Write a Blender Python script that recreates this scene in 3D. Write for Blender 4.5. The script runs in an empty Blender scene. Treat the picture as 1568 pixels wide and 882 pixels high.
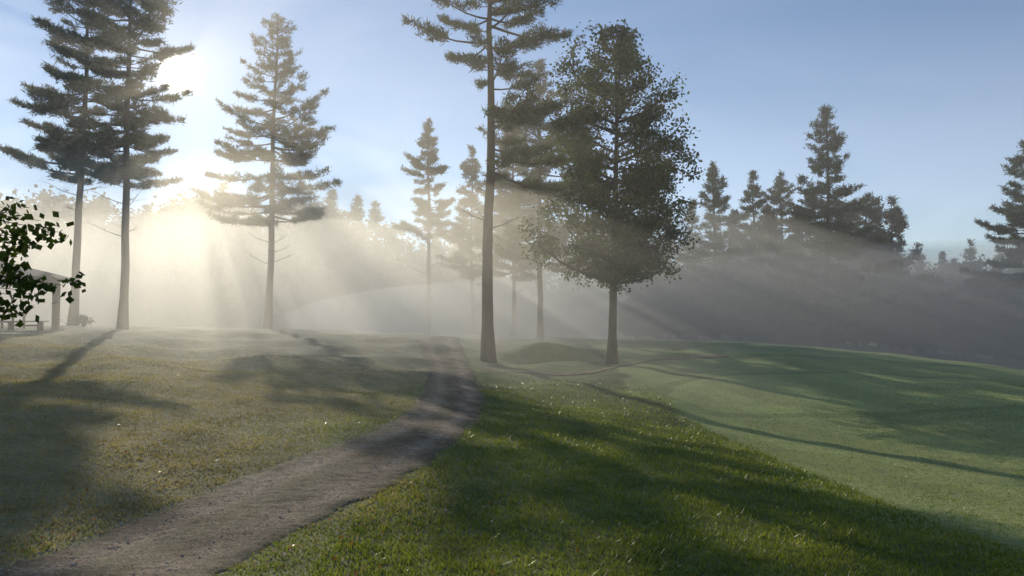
import bpy, math, numpy as np
from mathutils import Vector, noise
rng=np.random.default_rng(7)
F=1132.0; CZ=2.6; PITCH=math.atan(44/F); CP,SP=math.cos(PITCH),math.sin(PITCH)
SAZ=math.radians(-24.5); SEL=math.radians(16.8)
SUN=np.array([math.sin(SAZ)*math.cos(SEL),math.cos(SAZ)*math.cos(SEL),math.sin(SEL)])
def P(px,py,d):
    u=(px-784)/F; v=(441-py)/F
    k=d/(CP-v*SP)
    return np.array([u*k,d,CZ+k*(SP+v*CP)])
# ------------------------------------------------------------ terrain
ctl=[(748,555,42),(937,557,41),(190,505,50),(115,503,52),(50,507,38),(0,507,38),(-200,500,38),
(0,530,28),(0,700,11),(0,868,7.6),(200,640,15),(350,560,27),(350,520,42),(480,518,45),(560,522,46),(300,510,46),
(690,530,50),(690,560,35),(690,600,25),(660,650,17.5),(500,760,10.5),(170,850,8),
(1568,738,15.5),(1180,672,22.2),(1000,622,27.6),(810,568,37.3),(880,593,33),(1330,630,25.8),(1150,585,31.2),
(1568,640,21.1),(1568,607,28),(1568,578,60),(1100,528,48),(1250,540,42),(1250,522,80),(1568,882,8),(800,882,7.5),
(1100,800,9.5),(1000,700,14),(1300,740,14.5),(410,505,64),(100,503,75),(700,515,80),(950,520,75),(1400,548,60)]
C=[P(*c) for c in ctl]
C+= [np.array(p,float) for p in [(0,0,.8),(0,-20,1),(-15,0,1),(15,0,0),(-40,10,1.5),(40,10,-1.5),(-60,50,2.2),(60,50,-3.5),(0,110,-.5),(-70,100,.5),(70,100,-3)]]
C=np.array(C); n=len(C)
def phi(r): return np.where(r>0,r*r*np.log(r+1e-9),0)
D=np.hypot(C[:,None,0]-C[None,:,0],C[:,None,1]-C[None,:,1])
A=np.zeros((n+3,n+3)); A[:n,:n]=phi(D)+np.eye(n)*25.0; A[:n,n]=1;A[:n,n+1:]=C[:,:2];A[n,:n]=1;A[n+1:,:n]=C[:,:2].T
W=np.linalg.solve(A,np.concatenate([C[:,2],[0,0,0]]))
def ss(a,b,x):
    t=np.clip((x-a)/(b-a),0,1); return t*t*(3-2*t)
mc=P(838,545,46)
def H(x,y):
    x=np.asarray(x,float); y=np.asarray(y,float); sh=x.shape; xf=x.ravel(); yf=y.ravel(); out=np.empty_like(xf)
    for i in range(0,len(xf),20000):
        a=xf[i:i+20000,None]; b=yf[i:i+20000,None]
        out[i:i+20000]=phi(np.hypot(a-C[None,:,0],b-C[None,:,1]))@W[:n]+W[n]+W[n+1]*a[:,0]+W[n+2]*b[:,0]
    h=out.reshape(sh)
    r=np.hypot(x,y-40); w=ss(55,100,r)
    h=np.clip(h,-5,4)*(1-w)+(-1.2-1.2*np.clip(x/100,-1,1))*w
    k=ss(14,30,y)*(1-ss(90,160,y))
    kr=1-.6*ss(2,8,x)
    h=h+ k*kr*(.13*np.sin(x*.55+.3*y)*np.sin(y*.33+1)+.08*np.sin(x*1.1-y*.7+2))
    h=h+ k*(1-ss(-6,-2,x))*(.07*np.sin(x*.9-y*.4)*np.sin(y*.9+.3*x)+.05*np.sin(y*1.3+.5*x))
    h=h+ .02*np.sin(x*2.3+y*1.1)*np.sin(y*1.9-x)
    h=h+ .85*np.exp(-((x-mc[0])/2.3)**2-((y-46)/1.6)**2) - .6*np.exp(-((x-mc[0])/2.2)**2-((y-43.2)/1.1)**2)
    return h
def h1(x,y): return float(H(np.array([x]),np.array([y]))[0])
def G(px,py):
    d=np.linspace(4,120,1500)
    u=(px-784)/F; v=(441-py)/F; k=d/(CP-v*SP)
    z=CZ+k*(SP+v*CP); x=u*k; hh=H(x,d); idx=np.argmax(z<hh)
    if not (z<hh).any(): idx=600
    return np.array([x[idx],d[idx],hh[idx]])
# ------------------------------------------------------------ mesh helper
class MB:
    def __init__(s): s.v=[];s.f=[];s.m=[];s.s=[];s.n=0
    def add(s,v,f,mi=0,smooth=False):
        v=np.asarray(v,float).reshape(-1,3); f=np.asarray(f,int).reshape(-1,3)
        s.v.append(v); s.f.append(f+s.n); s.m.append(np.full(len(f),mi)); s.s.append(np.full(len(f),smooth)); s.n+=len(v)
    def arrays(s): return np.concatenate(s.v),np.concatenate(s.f),np.concatenate(s.m),np.concatenate(s.s)
    def build(s,name,mats,loc=(0,0,0),parent=None):
        v,f,m,sm=s.arrays()
        me=bpy.data.meshes.new(name); me.vertices.add(len(v)); me.vertices.foreach_set('co',v.astype(np.float32).ravel())
        me.loops.add(len(f)*3); me.loops.foreach_set('vertex_index',f.astype(np.int32).ravel())
        me.polygons.add(len(f)); me.polygons.foreach_set('loop_start',np.arange(0,len(f)*3,3,dtype=np.int32))
        for mt in mats: me.materials.append(mt)
        me.polygons.foreach_set('material_index',m.astype(np.int32)); me.polygons.foreach_set('use_smooth',sm.astype(bool))
        me.update(calc_edges=True); me.validate()
        o=bpy.data.objects.new(name,me); o.location=loc; bpy.context.scene.collection.objects.link(o)
        if parent: o.parent=parent
        return o
    def tube(s,pts,rad,seg=6,mi=0):
        pts=np.asarray(pts,float); k=len(pts); T=np.gradient(pts,axis=0); T/=np.linalg.norm(T,axis=1)[:,None]+1e-9
        ref=np.array([0,0,1.]) if abs(T[0][2])<.8 else np.array([1.,0,0])
        U=np.cross(T,ref); U/=np.linalg.norm(U,axis=1)[:,None]+1e-9; V=np.cross(T,U)
        a=np.linspace(0,2*math.pi,seg,endpoint=False)
        v=pts[:,None]+(U[:,None]*np.cos(a)[None,:,None]+V[:,None]*np.sin(a)[None,:,None])*np.asarray(rad)[:,None,None]
        f=[]
        for i in range(k-1):
            for j in range(seg):
                p,q,r,t=i*seg+j,i*seg+(j+1)%seg,(i+1)*seg+(j+1)%seg,(i+1)*seg+j
                f+=[(p,q,r),(p,r,t)]
        s.add(v.reshape(-1,3),f,mi,True)
    def box(s,c,sz,mi=0,rz=0):
        x,y,z=np.array(sz)/2; v=np.array([(-x,-y,-z),(x,-y,-z),(x,y,-z),(-x,y,-z),(-x,-y,z),(x,-y,z),(x,y,z),(-x,y,z)])
        cs,sn=math.cos(rz),math.sin(rz); v=np.stack([v[:,0]*cs-v[:,1]*sn,v[:,0]*sn+v[:,1]*cs,v[:,2]],1)+np.array(c)
        f=[(0,2,1),(0,3,2),(4,5,6),(4,6,7),(0,1,5),(0,5,4),(1,2,6),(1,6,5),(2,3,7),(2,7,6),(3,0,4),(3,4,7)]
        s.add(v,f,mi)
    def slivers(s,cen,dr,n,L,w,mi,g,jit=.1,spread=.7,flat=1.0):
        N=len(cen); c=np.repeat(cen,n,0)+g.normal(0,jit,(N*n,3))*np.array([1,1,flat*.7]); d=np.repeat(dr,n,0)+g.normal(0,spread,(N*n,3))
        d/=np.linalg.norm(d,axis=1)[:,None]+1e-9
        sd=np.cross(d,g.normal(0,1,(N*n,3))); sd/=np.linalg.norm(sd,axis=1)[:,None]+1e-9
        l=L*g.uniform(.6,1.2,(N*n,1)); a=c-sd*w/2; b=c+sd*w/2; t=c+d*l
        v=np.stack([a,b,t],1).reshape(-1,3); s.add(v,np.arange(N*n*3).reshape(-1,3),mi)
    def leaves(s,cen,n,L,rad,mi,g,flat=.7):
        N=len(cen); M=N*n; c=np.repeat(cen,n,0)+g.normal(0,rad,(M,3))*np.array([1,1,flat])
        d=g.normal(0,1,(M,3)); d[:,2]-=.4; d/=np.linalg.norm(d,axis=1)[:,None]; sd=np.cross(d,g.normal(0,1,(M,3))); sd/=np.linalg.norm(sd,axis=1)[:,None]
        l=L*g.uniform(.6,1.25,(M,1)); a=c-d*l*.5; b=c+d*l*.5; p=c+sd*l*.36; q=c-sd*l*.36
        v=np.stack([a,p,b,q],1).reshape(-1,3); i=np.arange(M)*4
        s.add(v,np.concatenate([np.stack([i,i+1,i+2],1),np.stack([i,i+2,i+3],1)]),mi)
# ------------------------------------------------------------ materials
def mat(name):
    m=bpy.data.materials.new(name); m.use_nodes=True; nt=m.node_tree; nt.nodes.clear(); o=nt.nodes.new('ShaderNodeOutputMaterial'); return m,nt,o
def N(nt,t,**k):
    x=nt.nodes.new(t)
    for a,b in k.items():
        if a in x.inputs: x.inputs[a].default_value=b
        else: setattr(x,a,b)
    return x
def ramp(nt,stops):
    r=nt.nodes.new('ShaderNodeValToRGB'); e=r.color_ramp.elements
    e[0].position=stops[0][0]; e[0].color=(*stops[0][1],1); e[1].position=stops[-1][0]; e[1].color=(*stops[-1][1],1)
    for p,c in stops[1:-1]:
        q=e.new(p); q.color=(*c,1)
    return r
def leafmat(name,stops,trans=.35,rough=.55,nscale=.5,tcol=(1.3,1.3,.6),spec=.1):
    m,nt,o=mat(name); g=N(nt,'ShaderNodeNewGeometry'); tc=N(nt,'ShaderNodeTexCoord'); nz=N(nt,'ShaderNodeTexNoise',Scale=nscale,Detail=2.0)
    nt.links.new(tc.outputs['Object'],nz.inputs['Vector'])
    mx=N(nt,'ShaderNodeMath',operation='MULTIPLY_ADD'); mx.inputs[1].default_value=.45; nt.links.new(g.outputs['Random Per Island'],mx.inputs[0])
    m2=N(nt,'ShaderNodeMath',operation='MULTIPLY_ADD'); m2.inputs[1].default_value=1.1; m2.inputs[2].default_value=-.3
    nt.links.new(nz.outputs['Fac'],m2.inputs[0]); nt.links.new(m2.outputs[0],mx.inputs[2])
    r=ramp(nt,stops); nt.links.new(mx.outputs[0],r.inputs[0])
    b=N(nt,'ShaderNodeBsdfPrincipled',Roughness=rough); b.inputs['Specular IOR Level'].default_value=spec
    nt.links.new(r.outputs[0],b.inputs['Base Color'])
    t=N(nt,'ShaderNodeBsdfTranslucent'); mc_=N(nt,'ShaderNodeMix',data_type='RGBA',blend_type='MULTIPLY'); mc_.inputs[0].default_value=1
    nt.links.new(r.outputs[0],mc_.inputs[6]); mc_.inputs[7].default_value=(*tcol,1); nt.links.new(mc_.outputs[2],t.inputs['Color'])
    ms=N(nt,'ShaderNodeMixShader'); ms.inputs[0].default_value=trans
    nt.links.new(b.outputs[0],ms.inputs[1]); nt.links.new(t.outputs[0],ms.inputs[2]); nt.links.new(ms.outputs[0],o.inputs[0]); return m
def barkmat(name,c1,c2,sc=6):
    m,nt,o=mat(name); tc=N(nt,'ShaderNodeTexCoord'); mp=N(nt,'ShaderNodeMapping'); mp.inputs['Scale'].default_value=(1,1,.2)
    nz=N(nt,'ShaderNodeTexNoise',Scale=float(sc),Detail=6.0,Roughness=.7); nt.links.new(tc.outputs['Object'],mp.inputs[0]); nt.links.new(mp.outputs[0],nz.inputs['Vector'])
    r=ramp(nt,[(.3,c1),(.7,c2)]); nt.links.new(nz.outputs['Fac'],r.inputs[0]); b=N(nt,'ShaderNodeBsdfPrincipled',Roughness=.9); b.inputs['Specular IOR Level'].default_value=.1
    bp=N(nt,'ShaderNodeBump',Strength=.8,Distance=.05); nt.links.new(nz.outputs['Fac'],bp.inputs['Height']); nt.links.new(bp.outputs[0],b.inputs['Normal'])
    nt.links.new(r.outputs[0],b.inputs['Base Color']); nt.links.new(b.outputs[0],o.inputs[0]); return m
BARK=barkmat('pine_bark',(.012,.01,.009),(.05,.04,.03),9); BARK2=barkmat('maple_bark',(.014,.012,.01),(.05,.043,.034),9)
NEED=leafmat('pine_needles',[(.1,(.02,.036,.016)),(.5,(.038,.062,.02)),(.9,(.07,.095,.028))],.28)
MAPLE=leafmat('maple_leaves',[(.1,(.028,.045,.011)),(.5,(.055,.085,.018)),(.85,(.10,.12,.022)),(1,(.17,.13,.03))],.4)
NEARL=leafmat('near_leaves',[(.1,(.03,.05,.012)),(.55,(.06,.09,.018)),(.9,(.16,.15,.02))],.45)
FARL=leafmat('woodland_leaves',[(.1,(.022,.036,.015)),(.5,(.04,.058,.022)),(.9,(.075,.088,.033))],.25,nscale=.12)
def groundmat():
    m,nt,o=mat('grass_ground'); L=nt.links.new; tc=N(nt,'ShaderNodeTexCoord'); P_=tc.outputs['Object']
    def nz(s,d=4,r=.6):
        x=N(nt,'ShaderNodeTexNoise',Scale=float(s),Detail=float(d),Roughness=r); L(P_,x.inputs['Vector']); return x.outputs['Fac']
    def mth(op,a,b=None,c=None):
        q=N(nt,'ShaderNodeMath',operation=op)
        for i_,z_ in enumerate((a,b,c)):
            if z_ is None: continue
            if isinstance(z_,(int,float)): q.inputs[i_].default_value=z_
            else: L(z_,q.inputs[i_])
        return q.outputs[0]
    big=nz(.09,3); mid=nz(.8,5,.65); fine=nz(9,5,.7); vf=nz(45,3,.7)
    g=ramp(nt,[(.3,(.13,.155,.03)),(.5,(.20,.225,.045)),(.72,(.31,.30,.075))]); L(mid,g.inputs[0])
    br=ramp(nt,[(.3,(.26,.215,.09)),(.5,(.40,.32,.155)),(.72,(.53,.43,.23))]); L(mid,br.inputs[0])
    fw=ramp(nt,[(.3,(.34,.38,.10)),(.5,(.39,.42,.12)),(.72,(.44,.46,.15))]); L(mid,fw.inputs[0])
    sx=N(nt,'ShaderNodeSeparateXYZ'); L(P_,sx.inputs[0])
    st=mth('SINE',mth('ADD',mth('MULTIPLY',sx.outputs[0],2.0),mth('MULTIPLY',sx.outputs[1],.55))); st2=mth('MULTIPLY_ADD',mth('MAXIMUM',mth('MINIMUM',mth('MULTIPLY',st,3.0),1.0),-1.0),.08,1.0)
    fwv=N(nt,'ShaderNodeVectorMath',operation='SCALE'); L(fw.outputs[0],fwv.inputs[0]); L(st2,fwv.inputs[3])
    a=N(nt,'ShaderNodeMapRange'); a.inputs[1].default_value=1.5; a.inputs[2].default_value=-5; L(sx.outputs[0],a.inputs[0])
    c=mth('ADD',a.outputs[0],mth('MULTIPLY_ADD',big,1.0,-.5)); c=mth('MINIMUM',mth('MAXIMUM',c,0.),1.)
    mx=N(nt,'ShaderNodeMix',data_type='RGBA'); L(c,mx.inputs[0]); L(g.outputs[0],mx.inputs[6]); L(br.outputs[0],mx.inputs[7])
    fa=mth('ADD',mth('MULTIPLY_ADD',big,6.0,sx.outputs[0]),mth('MULTIPLY',mid,.3))
    col=ramp(nt,[(0,(1,1,1)),(.35,(.62,.7,.6)),(.62,(.62,.7,.6)),(.7,(1,1,1))]); cm=N(nt,'ShaderNodeMapRange'); cm.inputs[1].default_value=6.2; cm.inputs[2].default_value=9.4; L(fa,cm.inputs[0]); L(cm.outputs[0],col.inputs[0])
    fm=N(nt,'ShaderNodeMapRange'); fm.inputs[1].default_value=8.3; fm.inputs[2].default_value=8.45; L(fa,fm.inputs[0])
    fy=N(nt,'ShaderNodeMapRange'); fy.inputs[1].default_value=62; fy.inputs[2].default_value=58; L(sx.outputs[1],fy.inputs[0])
    mf=N(nt,'ShaderNodeMix',data_type='RGBA'); L(mth('MULTIPLY',fm.outputs[0],fy.outputs[0]),mf.inputs[0]); L(mx.outputs[2],mf.inputs[6]); L(fwv.outputs[0],mf.inputs[7])
    m0=N(nt,'ShaderNodeMix',data_type='RGBA',blend_type='MULTIPLY'); m0.inputs[0].default_value=1; L(mf.outputs[2],m0.inputs[6]); L(col.outputs[0],m0.inputs[7])
    # putting green with darker collar
    def ring(cx,cy,rx,ry):
        dx=mth('DIVIDE',mth('SUBTRACT',sx.outputs[0],cx),rx); dy=mth('DIVIDE',mth('SUBTRACT',sx.outputs[1],cy),ry)
        r_=mth('SQRT',mth('ADD',mth('MULTIPLY',dx,dx),mth('MULTIPLY',dy,dy))); r_=mth('ADD',r_,mth('MULTIPLY_ADD',big,.7,-.35))
        rp=ramp(nt,[(0,(1.12,1.12,1.1)),(.62,(1.12,1.12,1.1)),(.64,(.72,.78,.7)),(.72,(.72,.78,.7)),(.75,(1,1,1)),(1,(1,1,1))]); L(mth('MULTIPLY',r_,.6),rp.inputs[0]); return rp.outputs[0]
    cur=m0.outputs[2]
    for q_ in (ring(14.0,29.5,7.5,4.6),ring(20,45,9,5)):
        mm=N(nt,'ShaderNodeMix',data_type='RGBA',blend_type='MULTIPLY'); mm.inputs[0].default_value=1; L(cur,mm.inputs[6]); L(q_,mm.inputs[7]); cur=mm.outputs[2]
    fr=ramp(nt,[(.3,(.5,.5,.5)),(.7,(1.35,1.35,1.3))]); L(fine,fr.inputs[0])
    vr=ramp(nt,[(.3,(.6,.6,.6)),(.7,(1.3,1.3,1.3))]); L(vf,vr.inputs[0])
    m1=N(nt,'ShaderNodeMix',data_type='RGBA',blend_type='MULTIPLY'); m1.inputs[0].default_value=.7; L(cur,m1.inputs[6]); L(fr.outputs[0],m1.inputs[7])
    m2=N(nt,'ShaderNodeMix',data_type='RGBA',blend_type='MULTIPLY'); m2.inputs[0].default_value=.7; L(m1.outputs[2],m2.inputs[6]); L(vr.outputs[0],m2.inputs[7])
    b=N(nt,'ShaderNodeBsdfPrincipled',Roughness=.85); b.inputs['Specular IOR Level'].default_value=.06; b.inputs['Sheen Weight'].default_value=.12; b.inputs['Sheen Roughness'].default_value=.5
    L(m2.outputs[2],b.inputs['Base Color'])
    bp=N(nt,'ShaderNodeBump',Strength=.9,Distance=.06); L(fine,bp.inputs['Height']); bp2=N(nt,'ShaderNodeBump',Strength=.8,Distance=.03); L(vf,bp2.inputs['Height']); L(bp.outputs[0],bp2.inputs['Normal'])
    bp3=N(nt,'ShaderNodeBump',Strength=.5,Distance=.3); L(mid,bp3.inputs['Height']); L(bp3.outputs[0],bp.inputs['Normal']); L(bp2.outputs[0],b.inputs['Normal'])
    L(b.outputs[0],o.inputs[0]); return m
def spaced(stops):
    out=[]
    for a,b,st in stops: out.append(np.arange(a,b,st))
    return np.concatenate(out)
xs=spaced([(-1600,-300,130),(-300,-100,20),(-100,-35,2.5),(-35,35,.28),(35,100,2.5),(100,300,20),(300,1700,130)])
ys=spaced([(-300,-20,40),(-20,4,2),(4,56,.28),(56,120,1.5),(120,300,12),(300,2500,150)])
X,Y=np.meshgrid(xs,ys); Z=H(X,Y); nx,ny=len(xs),len(ys)
i=(np.arange(ny-1)[:,None]*nx+np.arange(nx-1)[None]).ravel()
g=MB(); g.add(np.stack([X,Y,Z],-1).reshape(-1,3),np.concatenate([np.stack([i,i+1,i+nx+1],1),np.stack([i,i+nx+1,i+nx],1)]),0,True)
g.build('ground',[groundmat()])
# ------------------------------------------------------------ path
def strip(name,Lp,Rp,material,ns=900,nc=21,crown=.032,jit=.07,ext0=3,ext1=3,seed=1):
    gg=np.random.default_rng(seed)
    Lp=np.array(Lp)[:,:2]; Rp=np.array(Rp)[:,:2]
    def ext(Q):
        a=Q[0]+(Q[0]-Q[1])/np.linalg.norm(Q[0]-Q[1])*ext0; b=Q[-1]+(Q[-1]-Q[-2])/np.linalg.norm(Q[-1]-Q[-2])*ext1
        return np.vstack([a,Q,b])
    def rs(Q):
        Q=ext(Q); s=np.concatenate([[0],np.cumsum(np.linalg.norm(np.diff(Q,axis=0),axis=1))]); t=np.linspace(0,s[-1],ns)
        q=np.stack([np.interp(t,s,Q[:,k]) for k in (0,1)],1); w=max(5,ns//16)|1; ker=np.hanning(w+2)[1:-1]; ker/=ker.sum(); pad=w//2
        qp=np.vstack([q[:1]+(q[:1]-q[pad:0:-1])*1, q, q[-1:]+(q[-1:]-q[-2:-pad-2:-1])]); return np.stack([np.convolve(qp[:,k],ker,'valid') for k in (0,1)],1)
    l,r=rs(Lp),rs(Rp); 
    def nj():
        a=np.convolve(gg.normal(0,1,ns+40),np.hanning(20)/4,'same')[20:-20]*1.2+np.convolve(gg.normal(0,1,ns+8),np.ones(3)/3,'same')[4:-4]*.5; return (a*jit)[:,None]
    dv=(r-l)/np.linalg.norm(r-l,axis=1)[:,None]
    l2=l-dv*nj(); r2=r+dv*nj(); t=np.linspace(0,1,nc)
    Q=l2[:,None]*(1-t)[None,:,None]+r2[:,None]*t[None,:,None]
    prof=crown*np.minimum(1,np.minimum(t,1-t)/.1)-.009*np.exp(-((t-.27)/.07)**2)-.009*np.exp(-((t-.73)/.07)**2)
    prof[0]=prof[-1]=-.03
    Zp=H(Q[...,0],Q[...,1])+prof[None]+.003*gg.normal(0,1,Q.shape[:2])
    b=MB(); ii=(np.arange(ns-1)[:,None]*nc+np.arange(nc-1)[None]).ravel()
    b.add(np.concatenate([Q,Zp[...,None]],-1).reshape(-1,3),np.concatenate([np.stack([ii,ii+1,ii+nc+1],1),np.stack([ii,ii+nc+1,ii+nc],1)]),0,True)
    o=b.build(name,[material]); uv=o.data.uv_layers.new(name='UVMap'); vi=np.empty(len(o.data.loops),np.int32); o.data.loops.foreach_get('vertex_index',vi)
    U=np.stack([(vi%nc)/(nc-1),(vi//nc)/ns],1); uv.data.foreach_set('uv',U.astype(np.float32).ravel())
    return l,r,o
def gravelmat():
    m,nt,o=mat('gravel_dirt'); L=nt.links.new; tc=N(nt,'ShaderNodeTexCoord')
    def nz(s,d=5,r=.65):
        x=N(nt,'ShaderNodeTexNoise',Scale=float(s),Detail=float(d),Roughness=r); L(tc.outputs['Object'],x.inputs['Vector']); return x.outputs['Fac']
    a=nz(1.1); md=nz(5,5,.7); f=nz(30,6,.8); vo=N(nt,'ShaderNodeTexVoronoi',Scale=38.0); L(tc.outputs['Object'],vo.inputs['Vector'])
    r=ramp(nt,[(.3,(.26,.18,.12)),(.5,(.42,.31,.22)),(.7,(.56,.44,.33))]); L(a,r.inputs[0])
    mr_=ramp(nt,[(.32,(.62,.6,.56)),(.66,(1.3,1.3,1.3))]); L(md,mr_.inputs[0])
    fr=ramp(nt,[(.32,(.25,.24,.23)),(.66,(1.65,1.62,1.58))]); L(f,fr.inputs[0])
    vr=ramp(nt,[(0,(.45,.45,.45)),(1,(1.45,1.45,1.45))]); L(vo.outputs['Color'],vr.inputs[0])
    sx=N(nt,'ShaderNodeSeparateXYZ'); L(tc.outputs['UV'],sx.inputs[0])
    tr=ramp(nt,[(0,(.5,.56,.36)),(.12,(.75,.76,.66)),(.27,(1.25,1.22,1.18)),(.42,(.66,.68,.54)),(.58,(.66,.68,.54)),(.73,(1.25,1.22,1.18)),(.88,(.75,.76,.66)),(1,(.5,.56,.36))])
    wv=N(nt,'ShaderNodeMath',operation='MULTIPLY_ADD'); L(md,wv.inputs[0]); wv.inputs[1].default_value=.16; 
    ws=N(nt,'ShaderNodeMath',operation='SUBTRACT'); L(sx.outputs[0],ws.inputs[0]); ws.inputs[1].default_value=.08; L(ws.outputs[0],wv.inputs[2]); L(wv.outputs[0],tr.inputs[0])
    cur=r.outputs[0]
    for x in (mr_,fr,vr,tr):
        q=N(nt,'ShaderNodeMix',data_type='RGBA',blend_type='MULTIPLY'); q.inputs[0].default_value=.85; L(cur,q.inputs[6]); L(x.outputs[0],q.inputs[7]); cur=q.outputs[2]
    b=N(nt,'ShaderNodeBsdfPrincipled',Roughness=.85); b.inputs['Specular IOR Level'].default_value=.15; L(cur,b.inputs['Base Color'])
    bp=N(nt,'ShaderNodeBump',Strength=1.0,Distance=.05); L(f,bp.inputs['Height']); b2=N(nt,'ShaderNodeBump',Strength=.8,Distance=.12); L(md,b2.inputs['Height']); L(b2.outputs[0],bp.inputs['Normal']); L(bp.outputs[0],b.inputs['Normal'])
    L(b.outputs[0],o.inputs[0]); return m
GR=gravelmat()
Lp=[G(*q) for q in [(0,868),(180,805),(330,745),(440,702),(550,668),(610,640),(645,605),(655,565),(640,532)]]
Rp=[G(*q) for q in [(345,882),(455,815),(565,765),(645,725),(702,680),(738,640),(745,605),(728,568),(712,535)]]
pl,pr,_=strip('dirt_path',Lp,Rp,GR,ext0=6,ext1=10)
cq=[(742,562),(790,569),(850,573),(905,571),(945,562),(990,553),(1060,548)]
cw=np.array([G(*q) for q in cq]); 
strip('cart_path',cw+np.array([0,.45,0]),cw-np.array([0,.45,0]),GR,ns=160,nc=9,crown=.04,jit=.04,ext0=.5,ext1=2)
def onpath(x,y,mrg=0):
    o=np.argsort(pl[:,1]); lx=np.interp(y,pl[o,1],pl[o,0]); o=np.argsort(pr[:,1]); rx=np.interp(y,pr[o,1],pr[o,0]); return (x>lx-mrg)&(x<rx+mrg)
NS=9000; ys_=5.5+15*rng.random(NS)**1.3; o_=np.argsort(pl[:,1]); lx=np.interp(ys_,pl[o_,1],pl[o_,0]); o2=np.argsort(pr[:,1]); rx=np.interp(ys_,pr[o2,1],pr[o2,0])
t=rng.beta(.7,.7,NS); sx_=lx+(rx-lx)*t; sz_=H(sx_,ys_)+.026*np.minimum(1,np.minimum(t,1-t)/.12)
base=np.array([(1,0,0),(-.6,.8,0),(-.5,-.9,0),(0,0,.6),(0,0,-.4)]); fc=np.array([(0,1,3),(1,2,3),(2,0,3),(0,4,1),(1,4,2),(2,4,0)])
sc=np.minimum(rng.exponential(.005,NS)+.005,.024)[:,None,None]; v=base[None]*sc*rng.uniform(.6,1.3,(NS,5,3)); an=rng.uniform(0,6.28,NS); c_,s_=np.cos(an)[:,None],np.sin(an)[:,None]
v=np.stack([v[...,0]*c_-v[...,1]*s_,v[...,0]*s_+v[...,1]*c_,v[...,2]],-1)+np.stack([sx_,ys_,sz_],1)[:,None]
ms_=leafmat('stone',[(.1,(.25,.20,.15)),(.5,(.42,.36,.29)),(.9,(.6,.54,.46))],0,.7,2,spec=.3); b=MB(); b.add(v.reshape(-1,3),(fc[None]+np.arange(NS)[:,None,None]*5).reshape(-1,3)); b.build('gravel',[ms_])
# ------------------------------------------------------------ grass
NB=360000
yy=5.2+(36-5.2)*rng.random(NB)**1.4; xx=(rng.random(NB)*2-1)*(yy*.74+1)
k=~onpath(xx,yy,-.25*rng.random(NB)**2); k&=rng.random(NB)<1-ss(24,36,yy)
k&=~((xx>6.2)&(rng.random(NB)<.55)); xx,yy=xx[k],yy[k]; zz=H(xx,yy); M=len(xx)
cl=.5+.5*np.sin(xx*3.1+np.sin(yy*2.3)*2)*np.sin(yy*2.7+np.sin(xx*1.7)*2); cl2=.5+.5*np.sin(xx*9+np.sin(yy*7)*2)*np.sin(yy*8.3+np.sin(xx*6)*2)
hh=(.028+.03*rng.random(M))*(.6+.7*cl*rng.random(M)+.6*cl2**2)*np.where(xx<-2,.75,1.3)*np.where(xx>6.0,.4,1); a=rng.uniform(0,6.28,M); wd=.004+.0006*yy
ln=rng.normal(0,.55,(M,2)); p=np.stack([xx,yy,zz-.005],1); s=np.stack([np.cos(a)*wd,np.sin(a)*wd,0*a],1)
tip=p+np.stack([ln[:,0]*hh,ln[:,1]*hh,hh],1); b=MB()
GRN=leafmat('grass_blades_green',[(.1,(.08,.115,.018)),(.5,(.19,.225,.04)),(.9,(.36,.35,.08))],.5,.36,.8,spec=.35)
TAN=leafmat('grass_blades_tan',[(.1,(.22,.18,.07)),(.5,(.38,.30,.145)),(.9,(.55,.44,.25))],.45,.36,.8,spec=.4)
v=np.stack([p-s,p+s,tip],1).reshape(-1,3); b.add(v,np.arange(M*3).reshape(-1,3))
edge=-3.2+1.6*np.sin(yy*.7)+rng.normal(0,1.5,M)-np.clip(9-yy,0,4)*.3
b.m=[(xx<edge).astype(int)]; b.build('grass',[GRN,TAN])
nl=1300; yl=6+26*rng.random(nl)**1.5; xl=np.where(rng.random(nl)<.75,-yl*rng.uniform(.12,.72,nl),yl*rng.uniform(-.3,.35,nl)); kk=(~onpath(xl,yl)); xl,yl=xl[kk],yl[kk]
b=MB(); b.leaves(np.stack([xl,yl,H(xl,yl)+.035],1),1,.055,.003,0,rng,.1)
b.build('fallen_leaves',[leafmat('dead_leaves',[(.1,(.25,.10,.03)),(.4,(.35,.2,.05)),(.7,(.45,.38,.25)),(1,(.6,.55,.45))],.3,.35,2,(1,1,1))])
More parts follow.
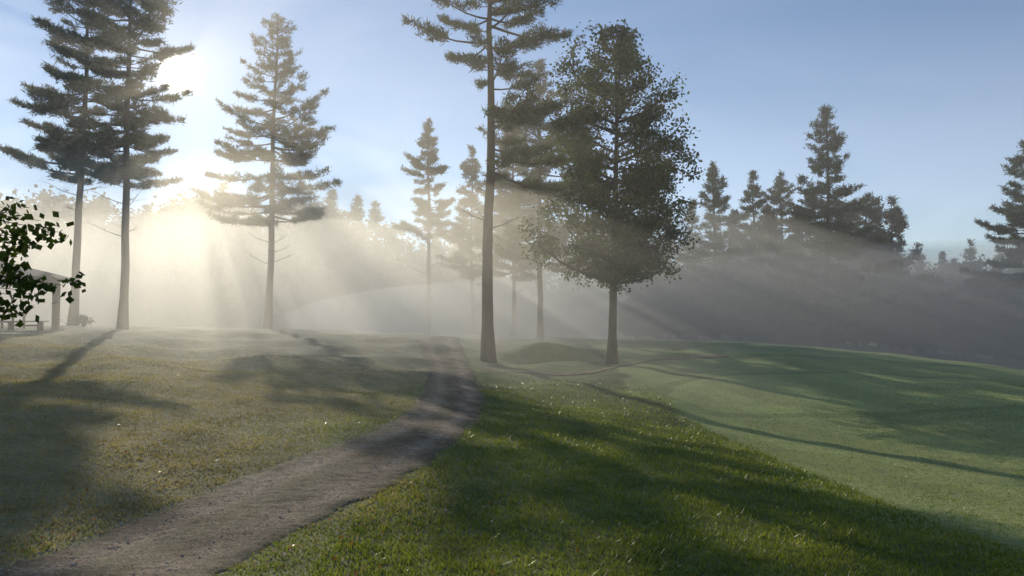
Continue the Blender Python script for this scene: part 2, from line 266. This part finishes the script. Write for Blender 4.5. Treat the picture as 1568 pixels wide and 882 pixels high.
# ------------------------------------------------------------ pines
def pine(mb,ht,cb,R,seed,prof,base=(0,0,0),bias=None,tr=.3,sc=1.0,ncl=1.5,nsl=13,L=.34,w=.07,lean=(0,0),dead=6,whorl=.62,trunkseg=8,branches=True):
    g=np.random.default_rng(seed); base=np.array(base,float)
    zz=np.linspace(0,ht,14); wob=np.cumsum(g.normal(0,.05,(14,2)),0)*sc; wob[0]=0
    tp=np.stack([lean[0]*zz/ht+wob[:,0],lean[1]*zz/ht+wob[:,1],zz],1)+base
    tp[0,2]-=.4
    rad=tr*(1-zz/ht)**.75+.02; rad[0]*=1.45
    mb.tube(tp,rad,trunkseg,0)
    mb.tube(np.array([base+[0,0,-.3],base+[0,0,.15],base+[0,0,.7]]),[tr*1.9,tr*1.35,tr*1.02],trunkseg,0)
    def at(z): return np.array([np.interp(z,zz,tp[:,0]),np.interp(z,zz,tp[:,1]),base[2]+z])
    cen=[];dr=[]
    z=cb
    while z<ht-.15:
        t=(z-cb)/(ht-cb); nb=g.integers(3,7); a0=g.uniform(0,6.28)
        for j in range(nb):
            az=a0+j*6.283/nb+g.normal(0,.35); ln=R*prof(t)*g.choice([.4,.7,1.0,1.2],p=[.22,.3,.33,.15])*g.uniform(.85,1.1)
            if bias: ln*=bias(az,t,z)
            if ln<.2: continue
            zz0=z+g.normal(0,.2)
            p0=at(min(max(zz0,.2),ht)); el=-.10+.75*t**2+g.normal(0,.12); s=np.linspace(0,1,6)
            dx=np.array([math.cos(az),math.sin(az)]); curve=g.normal(0,.12)*ln
            px=s*ln; pz=px*math.tan(el)+.16*ln*s**2.5-.05*ln*np.sin(s*3.14)
            pts=np.stack([p0[0]+dx[0]*px-dx[1]*curve*s**2,p0[1]+dx[1]*px+dx[0]*curve*s**2,p0[2]+pz],1)
            if branches: mb.tube(pts,np.linspace(.014*ln+.015,.01,6)*sc**.5,4,0)
            nk=max(3,int(ln*4.2*ncl))
            for q in range(nk):
                sq=g.uniform(.25,1)**.75; pc=np.array([np.interp(sq,s,pts[:,c]) for c in range(3)])
                side=g.choice([-1,1]); tl=(.12+.38*ln*(1.05-sq))*g.uniform(.3,1)*min(1,ln/2+.4)
                fw=g.uniform(.3,.9); dd=np.array([dx[0]*fw-dx[1]*side,dx[1]*fw+dx[0]*side,g.normal(.15,.15)]); dd/=np.linalg.norm(dd)
                for u in np.linspace(.35,1,max(1,int(tl/.3)+1)):
                    cen.append(pc+dd*tl*u); dr.append(dd*.6+np.array([0,0,.35]))
        z+=whorl*g.uniform(.6,1.5)*(1 if t<.8 else .7)
    for q in (0,.3,.6): cen.append(at(ht-q)); dr.append(np.array([0,0,1.]))
    mb.slivers(np.array(cen),np.array(dr),nsl,L,w,1,g,.12*max(1,L/.36),.6)
    for q in range(dead):
        z0=g.uniform(cb*.55,cb); az=g.uniform(0,6.28); l=g.uniform(.8,2.4); p0=at(z0); s=np.linspace(0,1,5)
        pts=np.stack([p0[0]+math.cos(az)*l*s,p0[1]+math.sin(az)*l*s,p0[2]+l*(.25*s+.2*s*s)+g.normal(0,.05,5)*s],1); mb.tube(pts,np.linspace(.035,.008,5),4,0)
        for r_ in range(3):
            m0=pts[2+r_%2]; e=m0+np.array([math.cos(az+g.normal(0,.8)),math.sin(az+g.normal(0,.8)),.3])*l*.4; mb.tube([m0,(m0+e)/2+g.normal(0,.04,3),e],[.014,.01,.005],3,0)
wp=lambda t:(.55+.9*t-1.35*t*t)*1.15 if t<.62 else max(.06,1.1*(1-t)**.8*1.05)
cone=lambda t:max(.05,(1-t)**.95*(.9+.2*math.sin(t*25)))*min(1,.5+t*4)
def place_pine(px,top,d,cb_py,Rpx,seed,prof=wp,name='pine_tree',leanpx=0,**k):
    x=(px-784)/F*d; z0=h1(x,d); zt=P(px,top,d)[2]; zc=P(px,cb_py,d)[2]; mb=MB()
    pine(mb,zt-z0,zc-z0,Rpx/F*d,seed,prof,lean=(leanpx/F*d,0),**k); return mb.build(name,[BARK,NEED],(x,d,z0))
place_pine(112,-70,52,265,125,11,prof=lambda t:.75+.25*math.sin(t*9) if t<.7 else max(.1,1.8*(1-t)),tr=.27,leanpx=12,ncl=1.8,whorl=.68)
zs=P(268,112,50)[2]-h1((188-784)/F*50,50)
def biasB(az,t,z):
    if abs(z-zs)<.9 and math.cos(az)>.1: return .6
    return 1.
place_pine(188,-110,50,268,112,12,prof=lambda t:.62+.38*t if t<.6 else max(.1,1.9*(1-t)),tr=.28,ncl=1.8,dead=14,bias=biasB,whorl=.66)
place_pine(410,26,62,335,115,13,prof=lambda t:(.85+.15*t if t<.3 else max(.08,.93*(1-((t-.3)/.7))**.85)),tr=.3,dead=8,ncl=1.35,whorl=.75)
def biasD(az,t,z):
    r=math.cos(az)
    if t<.28: return 1.0 if r>.2 else .0
    if t<.42: return 1.0 if r>0 else .45
    return 1.1 if r>0 else .8
place_pine(748,-170,42,262,158,14,prof=lambda t:.85 if t<.6 else max(.1,1.9*(1-t)),tr=.33,bias=biasD,ncl=1.7,whorl=.85,dead=5)
place_pine(828,95,60,400,98,15,prof=lambda t:.85 if t<.6 else max(.1,1.9*(1-t)),tr=.22,ncl=1.6,whorl=.7)
KW=dict(ncl=1.5,whorl=.55,L=.42,w=.1)
place_pine(655,185,78,362,60,16,prof=cone,tr=.24,**KW)
place_pine(725,228,84,420,62,17,prof=cone,tr=.22,**KW)
place_pine(785,170,82,420,62,27,prof=wp,tr=.22,**KW)
place_pine(1268,163,70,490,128,18,prof=cone,tr=.32,**KW)
place_pine(1093,253,76,470,88,19,prof=cone,tr=.22,**KW)
place_pine(1158,268,80,470,78,20,prof=cone,tr=.22,**KW)
place_pine(1200,262,84,470,76,21,prof=cone,tr=.2,**KW)
place_pine(1325,300,82,480,88,22,prof=cone,tr=.22,**KW)
place_pine(1580,225,72,460,110,23,prof=lambda t:max(.1,1-t)**.8,tr=.3,**KW)
# ------------------------------------------------------------ broadleaf
def broad(mb,ht,cb,prof,R,seed,tr=.3,npri=46,leafL=.2,nleaf=26,clr=.42,lean=0,skiphole=.12):
    g=np.random.default_rng(seed); zz=np.linspace(0,ht*.93,12); wob=np.cumsum(g.normal(0,.06,(12,2)),0); wob[0]=0
    tp=np.stack([wob[:,0],wob[:,1],zz],1); tp[0,2]=-.4; rad=tr*(1-zz/ht)**.9+.02; rad[0]*=1.5; mb.tube(tp,rad,9,0)
    mb.tube([[0,0,-.3],[0,0,.12],[0,0,.6]],[tr*2,tr*1.35,tr*1.0],9,0)
    cen=[]
    for q in range(npri):
        t=(q+.5)/npri; ze=cb+(ht-cb)*t; az=q*2.4+g.normal(0,.4); rr=R*prof(t)*g.uniform(.65,1.25)
        drop=rr*g.uniform(.45,1.0); z0=max(cb*.85,ze-drop); z0=min(z0,ht*.9)
        p0=np.array([np.interp(z0,zz,tp[:,0]),np.interp(z0,zz,tp[:,1]),z0]); e=np.array([p0[0]+math.cos(az)*rr,p0[1]+math.sin(az)*rr,ze])
        s=np.linspace(0,1,6)[:,None]; pts=p0+(e-p0)*s+np.array([math.cos(az),math.sin(az),-.5])*np.sin(s*3.14)*.12*rr+g.normal(0,.04,(6,3))*s
        mb.tube(pts,np.linspace(.02*rr+.035,.01,6),5,0)
        for w_ in range(max(4,int(rr*4.2))):
            sq=g.uniform(.25,1.0); pc=np.array([np.interp(sq,s[:,0],pts[:,c]) for c in range(3)])
            d=g.normal(0,1,3); d[2]+=.4; d/=np.linalg.norm(d); l=g.uniform(.3,.9)*(.5+.25*rr); tip=pc+d*l; tip[2]=min(tip[2],ht+.3)
            if g.random()<.85: mb.tube([pc,(pc+tip)/2+g.normal(0,.05,3),tip],[.02,.012,.006],3,0)
            if g.random()>skiphole: cen.append(tip)
            if g.random()<.6: cen.append((pc+tip)/2)
    mb.leaves(np.array(cen),nleaf,leafL,clr,1,g)
def profF(t): return float(np.interp(t,[0,.08,.25,.45,.65,.85,1],[.6,.95,1.05,.98,.82,.62,.2]))
d=41;x=(937-784)/F*d;z0=h1(x,d);mb=MB(); broad(mb,P(0,40,d)[2]-z0,P(0,412,d)[2]-z0,profF,3.7,31,tr=.24,npri=70,nleaf=44,leafL=.19,clr=.28,skiphole=.24); mb.build('maple_tree',[BARK2,MAPLE],(x,d,z0))
mb=MB(); tx,ty=-10.6,9.8; z0=h1(tx,ty); g=np.random.default_rng(5)
mb.tube([[0,0,-.3],[0,0,.2],[.1,0,1.5],[.0,.1,3],[.1,0,4.6],[0,0,5.6]],[.3,.2,.16,.13,.08,.03],9,0)
cn=[]
for q in range(34):
    az=g.uniform(0,6.28); e=np.array([math.cos(az)*g.uniform(.8,2.1),math.sin(az)*g.uniform(.8,2.1),g.uniform(2.3,6.2)]); p0=np.array([0,0,max(1.6,e[2]-1.2)]); mb.tube([p0,(p0+e)/2+[0,0,.1],e],[.05,.03,.008],5,0)
    cn+= [e+g.normal(0,.25,3) for _ in range(4)]
mb.leaves(np.array(cn),16,.12,.26,1,g)
base=np.array([tx,ty,z0]); tg=[]
for (px,py,dd) in [(92,356,9.0),(62,338,9.2),(30,328,9.4),(12,318,9.4),(50,372,9.0),(20,395,9.2),(45,425,8.9),(98,437,8.9),(75,440,9.1),(30,455,9.1),(18,480,9.0),(5,350,9.4),(5,430,9.3),(30,375,9.3),(10,410,9.1),(22,352,9.2),(14,372,9.3),(40,445,9.1),(8,460,9.2),(25,410,9.2)]:
    e=P(px,py,dd)-base; p0=np.array([.1,0,2.2 if py>400 else 2.9]); m_=(p0+e)/2+np.array([0,0,.25]); m2=(m_+e)/2+g.normal(0,.06,3)+np.array([0,0,.08]); mb.tube([p0,m_,m2,e],[.03,.015,.008,.003],5,0)
    tg+=[e+g.normal(0,.04,3),e*.97+m2*.03+g.normal(0,.08,3),(m2*.5+e*.5)+g.normal(0,.06,3),m2+g.normal(0,.1,3)]
mb.leaves(np.array(tg),11,.115,.09,1,g,.9); mb.build('leafy_tree',[BARK2,NEARL],base)
# ------------------------------------------------------------ woodland mass
tm=[]
for s_ in range(4):
    m=MB(); pine(m,20,2.5,4.6,100+s_,cone,nsl=9,L=.65,w=.2,ncl=.6,dead=0,whorl=.8,branches=False,trunkseg=5,tr=.22); tm.append(m.arrays())
td=[]
for s_ in range(4):
    m=MB(); broad(m,16,1.8,lambda t:float(np.interp(t,[0,.2,.5,.8,1],[.75,1,.95,.65,.2])),4.4,200+s_,npri=26,nleaf=12,leafL=.55,clr=.65); td.append(m.arrays())
wd_=MB(); g=np.random.default_rng(77)
def put(px,top,d,kind,sc=None):
    x=(px-784)/F*d; z0=h1(x,d); ht=P(px,top,d)[2]-z0; T=(tm if kind=='p' else td)[g.integers(4)]; s=ht/(20 if kind=='p' else 16); a=g.uniform(0,6.28); sw=s*g.uniform(.95,1.25) if ht>9 else s*1.5
    v=T[0]; v=np.stack([(v[:,0]*math.cos(a)-v[:,1]*math.sin(a))*sw+x,(v[:,0]*math.sin(a)+v[:,1]*math.cos(a))*sw+d,v[:,2]*s+z0],1)
    wd_.v.append(v); wd_.f.append(T[1]+wd_.n); wd_.m.append(T[2]); wd_.s.append(T[3]); wd_.n+=len(v)
for px in np.arange(-260,620,21): put(px+g.normal(0,8),g.normal(322,15),g.uniform(132,158),'d' if g.random()<.65 else 'p')
for px in (12,85,345,505,545,310): put(px,296+g.normal(0,6),135,'p' if px>300 else 'd')
for px in np.arange(600,1000,20): put(px+g.normal(0,8),g.normal(362,15),g.uniform(125,145),'d' if g.random()<.6 else 'p')
for px in np.arange(985,1390,19): put(px+g.normal(0,7),g.normal(355,20),g.uniform(82,96),'d' if g.random()<.5 else 'p')
for px in (1060,1125,1180,1230,1290,1345,1365): put(px,320+g.normal(0,14),86,'p')
for px in np.arange(1380,1860,20): put(px+g.normal(0,7),g.normal(398,9),g.uniform(92,110),'d' if g.random()<.55 else 'p')
for px in (1405,1445,1485,1530): put(px,374+g.normal(0,5),100,'p')
for px in np.arange(-300,980,24): put(px+g.normal(0,10),g.normal(440,12),g.uniform(122,134),'d')
for px in np.arange(960,1850,24): put(px+g.normal(0,10),g.normal(438,14),g.uniform(76,84),'d')
wd_.build('distant_trees',[BARK,FARL])
# ------------------------------------------------------------ pavilion
def simple(name,c,rough=.8,nsc=8,var=.35):
    m,nt,o=mat(name); tc=N(nt,'ShaderNodeTexCoord'); nz=N(nt,'ShaderNodeTexNoise',Scale=float(nsc),Detail=5.0); nt.links.new(tc.outputs['Object'],nz.inputs['Vector'])
    r=ramp(nt,[(.3,tuple(q*(1-var) for q in c)),(.7,tuple(q*(1+var) for q in c))]); nt.links.new(nz.outputs['Fac'],r.inputs[0]); b=N(nt,'ShaderNodeBsdfPrincipled',Roughness=rough); b.inputs['Specular IOR Level'].default_value=.1; nt.links.new(r.outputs[0],b.inputs['Base Color']); nt.links.new(b.outputs[0],o.inputs[0]); return m
d=36; xr=P(97,0,41.2)[0]; z0=h1(xr-1,39); dp=5.2
pv=bpy.data.objects.new('picnic_pavilion',None); bpy.context.scene.collection.objects.link(pv)
WOOD=simple('pavilion_wood',(.07,.058,.046)); SH=simple('roof_shingles',(.085,.08,.08),.9,14)
xl_=xr-7.2; he=P(0,432,41.2)[2]-z0
b=MB()
for xx_ in (xr,(xr+xl_)/2,xl_):
    for yy_ in (d,d+dp): b.box((xx_,yy_,z0+he/2-.2),(.28,.28,he+.4))
b.build('posts',[WOOD],parent=pv)
b=MB()
for yy_ in (d,d+dp): b.box(((xr+xl_)/2,yy_,z0+he-.02),(7.5,.2,.36))
for xx_ in (xr+.02,xl_-.02): b.box((xx_,d+dp/2,z0+he-.03),(.2,dp-.3,.34))
b.build('beams',[WOOD],parent=pv)
b=MB(); e=.75; zr=z0+he+.18; hr=.95; x0,x1,y0,y1=xl_-e,xr+e,d-e,d+dp+e; ym=(y0+y1)/2; ri=2.6
v=[(x0,y0,zr),(x1,y0,zr),(x1,y1,zr),(x0,y1,zr),(x0+ri,ym,zr+hr),(x1-ri,ym,zr+hr),(x0,y0,zr-.14),(x1,y0,zr-.14),(x1,y1,zr-.14),(x0,y1,zr-.14)]
f=[(0,1,5),(0,5,4),(1,2,5),(2,3,4),(2,4,5),(3,0,4),(6,8,7),(6,9,8),(0,6,7),(0,7,1),(1,7,8),(1,8,2),(2,8,9),(2,9,3),(3,9,6),(3,6,0)]
b.add(v,f); b.build('roof',[SH],parent=pv)
b=MB(); b.box(((xr+xl_)/2,d+dp/2,z0-.02),(7.8,5.8,.16)); b.build('floor_slab',[simple('concrete',(.3,.29,.27),.8)],parent=pv)
def bench(px,dd,L_,nm='park_bench'):
    b=MB(); c=P(px,0,dd); x=c[0]; z=z0+.06
    for q in (-.16,0,.16): b.box((x,dd+q,z+.46),(L_,.14,.05))
    for q in (-1,1): b.box((x+q*L_*.36,dd,z+.2),(.09,.38,.46)); 
    b.box((x,dd,z+.25),(L_*.7,.06,.09)); b.build(nm,[WOOD])
bench(52,38.2,2.1)
b=MB(); x=P(22,0,40)[0]; z=z0+.06
for q in (-.3,-.1,.1,.3): b.box((x,40+q,z+.76),(1.7,.17,.05))
for q in (-.75,.75): b.box((x,40+q,z+.45),(1.7,.28,.05))
for q in (-.6,.6):
    b.box((x+q,40,z+.42),(.08,1.6,.08)); 
    for r_ in (-.45,.45): b.box((x+q+.085,40+r_,z+.37),(.08,.1,.74))
b.build('picnic_table',[WOOD])
for px,dd,sd in ((128,48,1),(140,48.6,2)):
    g=np.random.default_rng(sd); b=MB(); x=P(px,0,dd)[0]; z=h1(x,dd); cs=[]
    for q in range(16):
        e=np.array([g.normal(0,.3),g.normal(0,.3),g.uniform(.2,.75)]); b.tube([[0,0,0],e*.5,e],[.02,.012,.005],3,0); cs.append(e)
    b.leaves(np.array(cs),18,.13,.14,1,g); b.build('shrub',[BARK2,FARL],(x,dd,z))
# ------------------------------------------------------------ mist
def mist(c,r,dens,an,col,seed,lump=.12):
    bpy.ops.mesh.primitive_ico_sphere_add(subdivisions=4,radius=1); o=bpy.context.object; o.name='mist'
    for v in o.data.vertices:
        p=v.co.normalized(); k=1+lump*noise.noise(p*2.3+Vector((seed,0,0)))*2+lump*.5*noise.noise(p*5+Vector((0,seed,0))); v.co=p*k
    for pl_ in o.data.polygons: pl_.use_smooth=True
    o.scale=r; o.location=c
    m,nt,out=mat('mist_volume'); vs=N(nt,'ShaderNodeVolumeScatter'); vs.inputs['Color'].default_value=(*col,1); vs.inputs['Density'].default_value=dens; vs.inputs['Anisotropy'].default_value=an
    nt.links.new(vs.outputs[0],out.inputs['Volume']); o.data.materials.append(m); return o
mist((0,74,0),(165,66,30),.0029,.52,(1,.94,.85),1,.04)
mist((-30,80,0),(85,62,13),.011,.52,(1,.93,.80),2,.1)
mist((60,84,-3),(95,52,13.5),.0135,.4,(1,.97,.93),3,.05)
# ------------------------------------------------------------ world
w=bpy.data.worlds.new('World'); bpy.context.scene.world=w; w.use_nodes=True; nt=w.node_tree; nt.nodes.clear(); L=nt.links.new
out=N(nt,'ShaderNodeOutputWorld'); sky=N(nt,'ShaderNodeTexSky'); sky.sky_type='NISHITA'; sky.sun_disc=False; sky.sun_elevation=SEL; sky.sun_rotation=SAZ; sky.dust_density=0; sky.air_density=1.0; sky.ozone_density=1.5
tint=N(nt,'ShaderNodeMix',data_type='RGBA',blend_type='MULTIPLY'); tint.inputs[0].default_value=1; L(sky.outputs[0],tint.inputs[6]); tint.inputs[7].default_value=(.86,.97,1.12,1)
bg=N(nt,'ShaderNodeBackground'); bg.inputs['Strength'].default_value=.105; L(tint.outputs[2],bg.inputs['Color'])
tc=N(nt,'ShaderNodeTexCoord'); vn=N(nt,'ShaderNodeVectorMath',operation='NORMALIZE'); L(tc.outputs['Generated'],vn.inputs[0])
dt=N(nt,'ShaderNodeVectorMath',operation='DOT_PRODUCT'); L(vn.outputs[0],dt.inputs[0]); dt.inputs[1].default_value=tuple(SUN)
cl=N(nt,'ShaderNodeClamp'); L(dt.outputs['Value'],cl.inputs[0])
def pw(e,k):
    p=N(nt,'ShaderNodeMath',operation='POWER'); L(cl.outputs[0],p.inputs[0]); p.inputs[1].default_value=e; q=N(nt,'ShaderNodeMath',operation='MULTIPLY'); L(p.outputs[0],q.inputs[0]); q.inputs[1].default_value=k; return q.outputs[0]
def add(a,b):
    q=N(nt,'ShaderNodeMath',operation='ADD'); L(a,q.inputs[0]); L(b,q.inputs[1]); return q.outputs[0]
nz=N(nt,'ShaderNodeTexNoise',Scale=2.0,Detail=5.0,Roughness=.5,Distortion=.4); mp=N(nt,'ShaderNodeMapping'); mp.inputs['Scale'].default_value=(1,1,2.0); mp.inputs['Location'].default_value=(1.3,.6,.9); L(vn.outputs[0],mp.inputs[0]); L(mp.outputs[0],nz.inputs['Vector'])
nr=N(nt,'ShaderNodeMapRange',interpolation_type='SMOOTHSTEP'); nr.inputs[1].default_value=.38; nr.inputs[2].default_value=.62; nr.inputs[3].default_value=.3; nr.inputs[4].default_value=1.5; L(nz.outputs['Fac'],nr.inputs[0])
hz=add(pw(8,.03),pw(40,.03)); hm=N(nt,'ShaderNodeMath',operation='MULTIPLY'); L(hz,hm.inputs[0]); L(nr.outputs[0],hm.inputs[1])
tot=add(hm.outputs[0],add(pw(500,.3),pw(14000,22)))
b2=N(nt,'ShaderNodeBackground'); b2.inputs['Color'].default_value=(1,.82,.55,1); L(tot,b2.inputs['Strength'])
sz=N(nt,'ShaderNodeSeparateXYZ'); L(vn.outputs[0],sz.inputs[0]); mr=N(nt,'ShaderNodeMapRange',interpolation_type='SMOOTHSTEP'); mr.inputs[1].default_value=.42; mr.inputs[2].default_value=.02; L(sz.outputs[2],mr.inputs[0])
hk=N(nt,'ShaderNodeMath',operation='MULTIPLY'); L(mr.outputs[0],hk.inputs[0]); L(nr.outputs[0],hk.inputs[1]); hk2=N(nt,'ShaderNodeMath',operation='MULTIPLY'); L(hk.outputs[0],hk2.inputs[0]); hk2.inputs[1].default_value=.19
b3=N(nt,'ShaderNodeBackground'); b3.inputs['Color'].default_value=(1,.88,.92,1); L(hk2.outputs[0],b3.inputs['Strength'])
ad=N(nt,'ShaderNodeAddShader'); L(bg.outputs[0],ad.inputs[0]); L(b2.outputs[0],ad.inputs[1]); ad2=N(nt,'ShaderNodeAddShader'); L(ad.outputs[0],ad2.inputs[0]); L(b3.outputs[0],ad2.inputs[1]); L(ad2.outputs[0],out.inputs[0])
sl=bpy.data.lights.new('sun','SUN'); sl.energy=5; sl.angle=math.radians(.5); sl.color=(1,.9,.7); so=bpy.data.objects.new('sun',sl); bpy.context.scene.collection.objects.link(so)
so.rotation_euler=Vector(tuple(SUN)).to_track_quat('Z','Y').to_euler(); so.location=(-40,80,60)
cam=bpy.data.cameras.new('camera'); co=bpy.data.objects.new('camera',cam); bpy.context.scene.collection.objects.link(co); co.location=(0,0,CZ); co.rotation_euler=(math.pi/2+PITCH,0,0); cam.lens=36*F/1568; cam.sensor_width=36; cam.clip_end=6000; cam.clip_start=.1
bpy.context.scene.camera=co
vs=bpy.context.scene.view_settings; vs.view_transform='Standard'; vs.look='None'; vs.exposure=0
